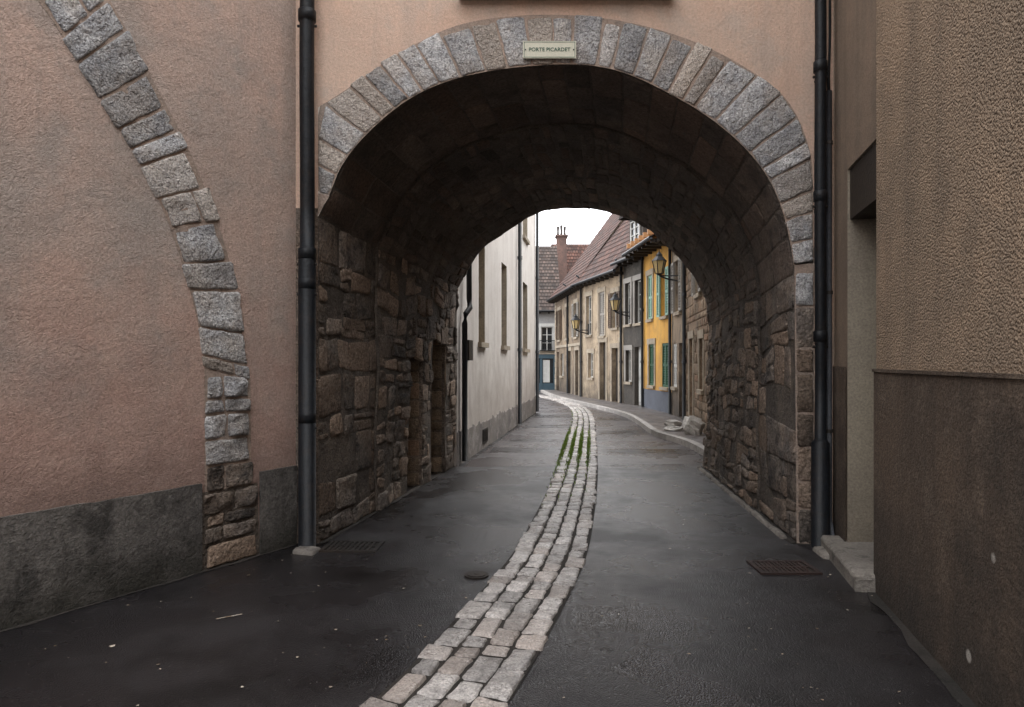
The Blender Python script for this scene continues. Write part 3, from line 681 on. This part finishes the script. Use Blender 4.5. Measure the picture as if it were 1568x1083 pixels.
g,F=row_house('rubble_stone_house',(3.5,10.45),(4.45,17.5),'stone2',
   [(4.3,5.0,3.1,4.2,dict(shut='shgrey',surround='beigew')),(1.6,2.4,3.1,4.3,{})],
   [(5.55,6.25,.12,2.15,dict(door='wpaint',surround='beigew')),(3.9,4.5,1.0,2.1,dict(surround='beigew')),(1.0,2.0,.12,2.2,dict(door='darkwood'))],ze=5.6,tile='tile2')
sp=g.p('facing_stones','stone2',True); sm=lambda s,z:(F.P(s,z,.002),F.n); holes=[(4.3-.4,5.0+.4,3.1,4.4),(5.4,6.4,0,2.4),(3.75,4.65,.95,2.35)]
z=.1
while z<5.3:
    dz=R(.13,.26); s=2.9
    while s<F.L-.05:
        ds=min(R(.18,.5),F.L-s)
        if not any(s+ds>h[0] and s<h[1] and z+dz>h[2] and z<h[3] for h in holes): stone(sp,sm,((s,z),(s+ds,z),(s+ds,z+dz),(s,z+dz)),R(.01,.025),.009,lo=True)
        s+=ds
    z+=dz
pipeon(g,F,6.85,5.3); g.build()
g,F=row_house('grey_shuttered_house',(4.45,17.5),(4.56,19.5),'brn',[(.65,1.35,2.95,4.35,dict(shut='shgrey',surround='beigew'))],
   [(.3,.9,.12,2.1,dict(door='darkwood')),(1.2,1.75,.9,2.1,dict(shut='wpaint',closed=True))],ze=5.45,tile='tile2'); pipeon(g,F,1.9); g.build()
g,F=row_house('ochre_yellow_house',(4.56,19.5),(4.34,22.5),'yellow',
   [(.42,.98,2.95,4.35,dict(shut='mint')),(1.95,2.5,2.95,4.35,dict(shut='mint',closed=True,surround='beigew'))],
   [(.3,.95,.85,2.15,dict(shut='gpaint',closed=True)),(1.75,2.35,.85,2.15,dict(shut='gpaint',closed=True,surround='beigew'))],ze=5.55,over=.6,zr=7.6,pl=('bgrey',.72))
box(g.p('verge_boards','orange'),F,-.1,3.05,5.32,5.5,.02,.09); 
for k in range(7): box(g.p('verge_boards','orange'),F,k*.5,k*.5+.09,5.33,5.48,.09,.55)
pipeon(g,F,2.95); g.build()
g,F=row_house('dark_roughcast_house',(4.34,22.5),(3.97,24.3),'dgrey',
   [(.2,.75,2.9,4.35,dict(surround='shgrey')),(1.15,1.65,2.9,4.35,dict(surround='shgrey'))],
   [(.2,.8,.12,2.1,dict(door='wpaint')),(1.1,1.6,.9,2.0,dict(surround='shgrey'))],ze=5.35,zr=7.6,tile='tile2')
box(g.p('dormer_cheeks','darkwood'),F,.3,1.5,5.5,6.7,-1.5,-.1); 
g.p('dormer_roof','tile2').add([F.P(.1,6.6,.25),F.P(1.7,6.6,.25),F.P(.9,7.2,.25),F.P(.1,6.6,-2),F.P(1.7,6.6,-2),F.P(.9,7.2,-2)],[(0,1,2),(0,2,5,3),(1,4,5,2)])
window(g,F,(.5,1.3,5.7,6.45),depth=.09); g.build()
g,F=row_house('cream_plaster_house',(3.97,24.3),(2.96,29),'crm',
   [(.55,1.1,2.85,4.15,dict(surround='beigew',shut='shbrown')),(1.95,2.6,2.6,4.3,dict(shut='shgrey',closed=True,surround='beigew')),(3.5,4.15,2.7,4.3,dict(surround='beigew'))],
   [(.5,1.15,.12,2.1,dict(door='darkwood',surround='beigew')),(1.8,2.5,.12,2.35,dict(door='darkwood',surround='beigew')),(3.3,3.9,.95,1.95,dict(surround='beigew'))],ze=5.3,half=3.1,zr=9.3)
quoins(g,F,.16); pipeon(g,F,.08); pipeon(g,F,4.7); g.build()
g,F=row_house('brown_plaster_house',(2.96,29),(2.27,36),'brn',
   [(.9,1.6,2.7,4.2,dict(surround='beigew',shut='shgrey')),(3.1,3.8,2.7,4.2,dict(surround='beigew')),(5.3,6.0,2.7,4.2,dict(surround='beigew',shut='shbrown'))],
   [(.6,1.4,.12,2.1,dict(door='darkwood',surround='beigew')),(2.4,3.2,.12,2.1,dict(door='darkwood',surround='beigew')),(4.5,5.3,.9,2.0,dict()),(5.8,6.5,.12,2.1,dict(door='darkwood'))],ze=5.3,half=3.1,zr=9.5)
quoins(g,F,F.L-.01,dirn=-1,z1=5); box(g.p('string_course','beigew'),F,0,F.L-.36,2.3,2.42,.002,.06); pipeon(g,F,3.0)
g.build()
def lantern(F,s,z,reach=.55,k_=1.2):
    g=Grp('wall_lantern'); p=g.p('bracket','pipe',True)
    tube(p,[F.P(s,z-.45,.01),F.P(s,z-.42,.15),F.P(s,z-.38,.35),F.P(s,z-.30,reach)],.02,8); tube(p,[F.P(s,z-.55,.012),F.P(s,z-.05,.012)],.028,8); tube(p,[F.P(s,z-.30,.01),F.P(s,z-.30,reach)],.018,8)
    c=F.P(s,z,reach)
    def rg(z0,r0,z1,r1,part,n=6):
        vs=[c+Vector((math.cos(k*6.2832/n)*r*k_,math.sin(k*6.2832/n)*r*k_,zz*k_)) for zz,r in ((z0,r0),(z1,r1)) for k in range(n)]
        part.add(vs,[(k,(k+1)%n,n+(k+1)%n,n+k) for k in range(n)])
    rg(-.2,.085,.08,.15,g.p('glass','lglass')); cp=g.p('cap','pipe')
    rg(-.24,.03,-.2,.09,cp); rg(.08,.175,.19,.07,cp); rg(.19,.07,.22,.07,cp); rg(.22,.07,.27,.03,cp); rg(.27,.02,.34,.005,cp); rg(.075,.13,.08,.175,cp)
    for k in range(6):
        a=k*6.2832/6; d=Vector((math.cos(a),math.sin(a),0)); tube(cp,[c+(d*.088+Vector((0,0,-.2)))*k_,c+(d*.154+Vector((0,0,.08)))*k_],.014,5)
    g.build()
lantern(Frame((4.45,17.5),(4.56,19.5),'R'),.75,4.2); lantern(Frame((4.34,22.5),(3.97,24.3),'R'),1.2,3.62); lantern(Frame((3.97,24.3),(2.96,29),'R'),3.9,3.2)
g=Grp('townhouse_with_shopfront'); F=Frame((-9,38),(2.6,38),'L'); F.n=Vector((0,-1,0))
x=lambda X:X+9
hs=[(x(1.62),x(2.28),2.2,3.55),(x(-.3),x(.4),2.2,3.55),(x(-2.5),x(-1.8),2.2,3.55)]
wall(g.p('walls_greyw','greyw'),F,0,F.L,0,4.75,hs,.18)
for h in hs: window(g,F,h,depth=.17,surround='wpaint')
sf=g.p('shopfront','shop'); box(sf,F,x(-3),F.L-.02,1.78,2.0,.0,.12)
for X in (-3,-1.6,-.2,1.15,1.55,2.3): box(sf,F,x(X),x(X)+.14,0,1.78,.0,.1)
box(sf,F,x(-3),F.L-.02,0,.4,.0,.08); g.p('shop_glass','glass').quad(F.P(x(-3),.4,.03),F.P(F.L-.05,.4,.03),F.P(F.L-.05,1.78,.03),F.P(x(-3),1.78,.03))
box(g.p('door_light','wpaint'),F,x(1.72),x(2.1),.45,1.7,.032,.05)
ir=g.p('balcony_rail','pipe')
for h in hs:
    box(ir,F,h[0]-.1,h[1]+.1,2.75,2.79,.2,.23); box(ir,F,h[0]-.1,h[1]+.1,2.2,2.24,0,.23)
    for k in range(10): xx=h[0]-.1+k*(h[1]-h[0]+.17)/9; box(ir,F,xx,xx+.02,2.24,2.75,.2,.22)
box(g.p('cornice','beigew'),F,0,F.L,4.45,4.6,.0,.15); box(g.p('cornice','beigew'),F,0,F.L,2.02,2.1,.0,.1)
roof(g,F,0,F.L,4.75,4,8.7,tile='tile2',wallmat='greyw'); g.build()
g=Grp('brick_chimney_house'); F=Frame((2.7,43),(12,43),'L'); F.n=Vector((0,-1,0))
wall(g.p('walls_brick','brick'),F,0,F.L,0,5.2); roof(g,F,0,F.L,5.2,3.5,9.6,tile='tile',wallmat='brick',ov2=.05)
ch=g.p('chimney','brick'); box(ch,F,.2,.85,6,9.7,-1.9,-1.2); box(ch,F,.12,.93,9.7,9.82,-2,-1.1)
for k in range(3): tube(g.p('chimney_pots','darkwood',True),[F.P(.3+k*.22,9.82,-1.55),F.P(.3+k*.22,10.1,-1.55),F.P(.3+k*.22,10.4+.1*(k%2),-1.55)],[.09,.07,.1],8)
g.build()
def rock(name,c,r,sq):
    g=Grp(name); p=g.p('r','rock',False); vs=[];fs=[]; n=11;m=7
    for i in range(m+1):
        for k in range(n):
            th=math.pi*i/m; ph=2*math.pi*k/n; d=Vector((math.sin(th)*math.cos(ph),math.sin(th)*math.sin(ph),math.cos(th)))
            q=1+.6*noise.noise(d*1.9+Vector(c)); vs.append(Vector(c)+Vector((d.x*r*sq[0],d.y*r*sq[1],d.z*r*sq[2]))*q)
    for i in range(m):
        for k in range(n): fs.append((i*n+k,i*n+(k+1)%n,(i+1)*n+(k+1)%n,(i+1)*n+k))
    p.add(vs,fs); g.build()
rock('white_boulder',(3.72,14.0,.27),.23,(.85,.9,1.0)); rock('white_boulder',(3.5,14.7,.15),.15,(1.4,1,.4)); rock('stone_lump',(3.68,15.6,.18),.15,(1.2,1,.6))
# ================================================================= LIGHT / WORLD / CAMERA
el,az=math.radians(50),math.radians(40)
w=bpy.data.worlds.new('World'); bpy.context.scene.world=w; w.use_nodes=True; nt=w.node_tree
bg=nt.nodes['Background']; sky=nt.nodes.new('ShaderNodeTexSky'); sky.sky_type='NISHITA'; sky.sun_disc=False; sky.sun_elevation=el; sky.sun_rotation=az
tc=nt.nodes.new('ShaderNodeTexCoord'); mp=nt.nodes.new('ShaderNodeMapping'); mp.inputs['Scale'].default_value=(1,1,3); nt.links.new(tc.outputs['Generated'],mp.inputs[0])
f=mrange(nt,noisen(nt,mp.outputs[0],3.5,5,.6),.35,.65,.7,.97)
nt.links.new(mixn(nt,f,sky.outputs[0],(30.5,30.6,31.2)),bg.inputs['Color']); bg.inputs['Strength'].default_value=.15
sl=bpy.data.lights.new('sun','SUN'); sl.energy=1.3; sl.angle=math.radians(15); sl.color=(1,.96,.9)
so_=bpy.data.objects.new('sun',sl); bpy.context.collection.objects.link(so_)
dv=Vector((math.cos(el)*math.sin(az),math.cos(el)*math.cos(az),math.sin(el))); so_.rotation_euler=dv.to_track_quat('Z','Y').to_euler(); so_.location=(5,5,20)
cam=bpy.data.cameras.new('camera'); cam.lens=24; cam.sensor_width=36; cam.shift_y=.008; cam.clip_end=600
co=bpy.data.objects.new('camera',cam); co.location=(0,0,1.6); co.rotation_euler=(math.radians(90),0,0); bpy.context.collection.objects.link(co)
sc=bpy.context.scene; sc.camera=co; sc.view_settings.view_transform='Standard'; sc.view_settings.look='None'; sc.view_settings.exposure=0
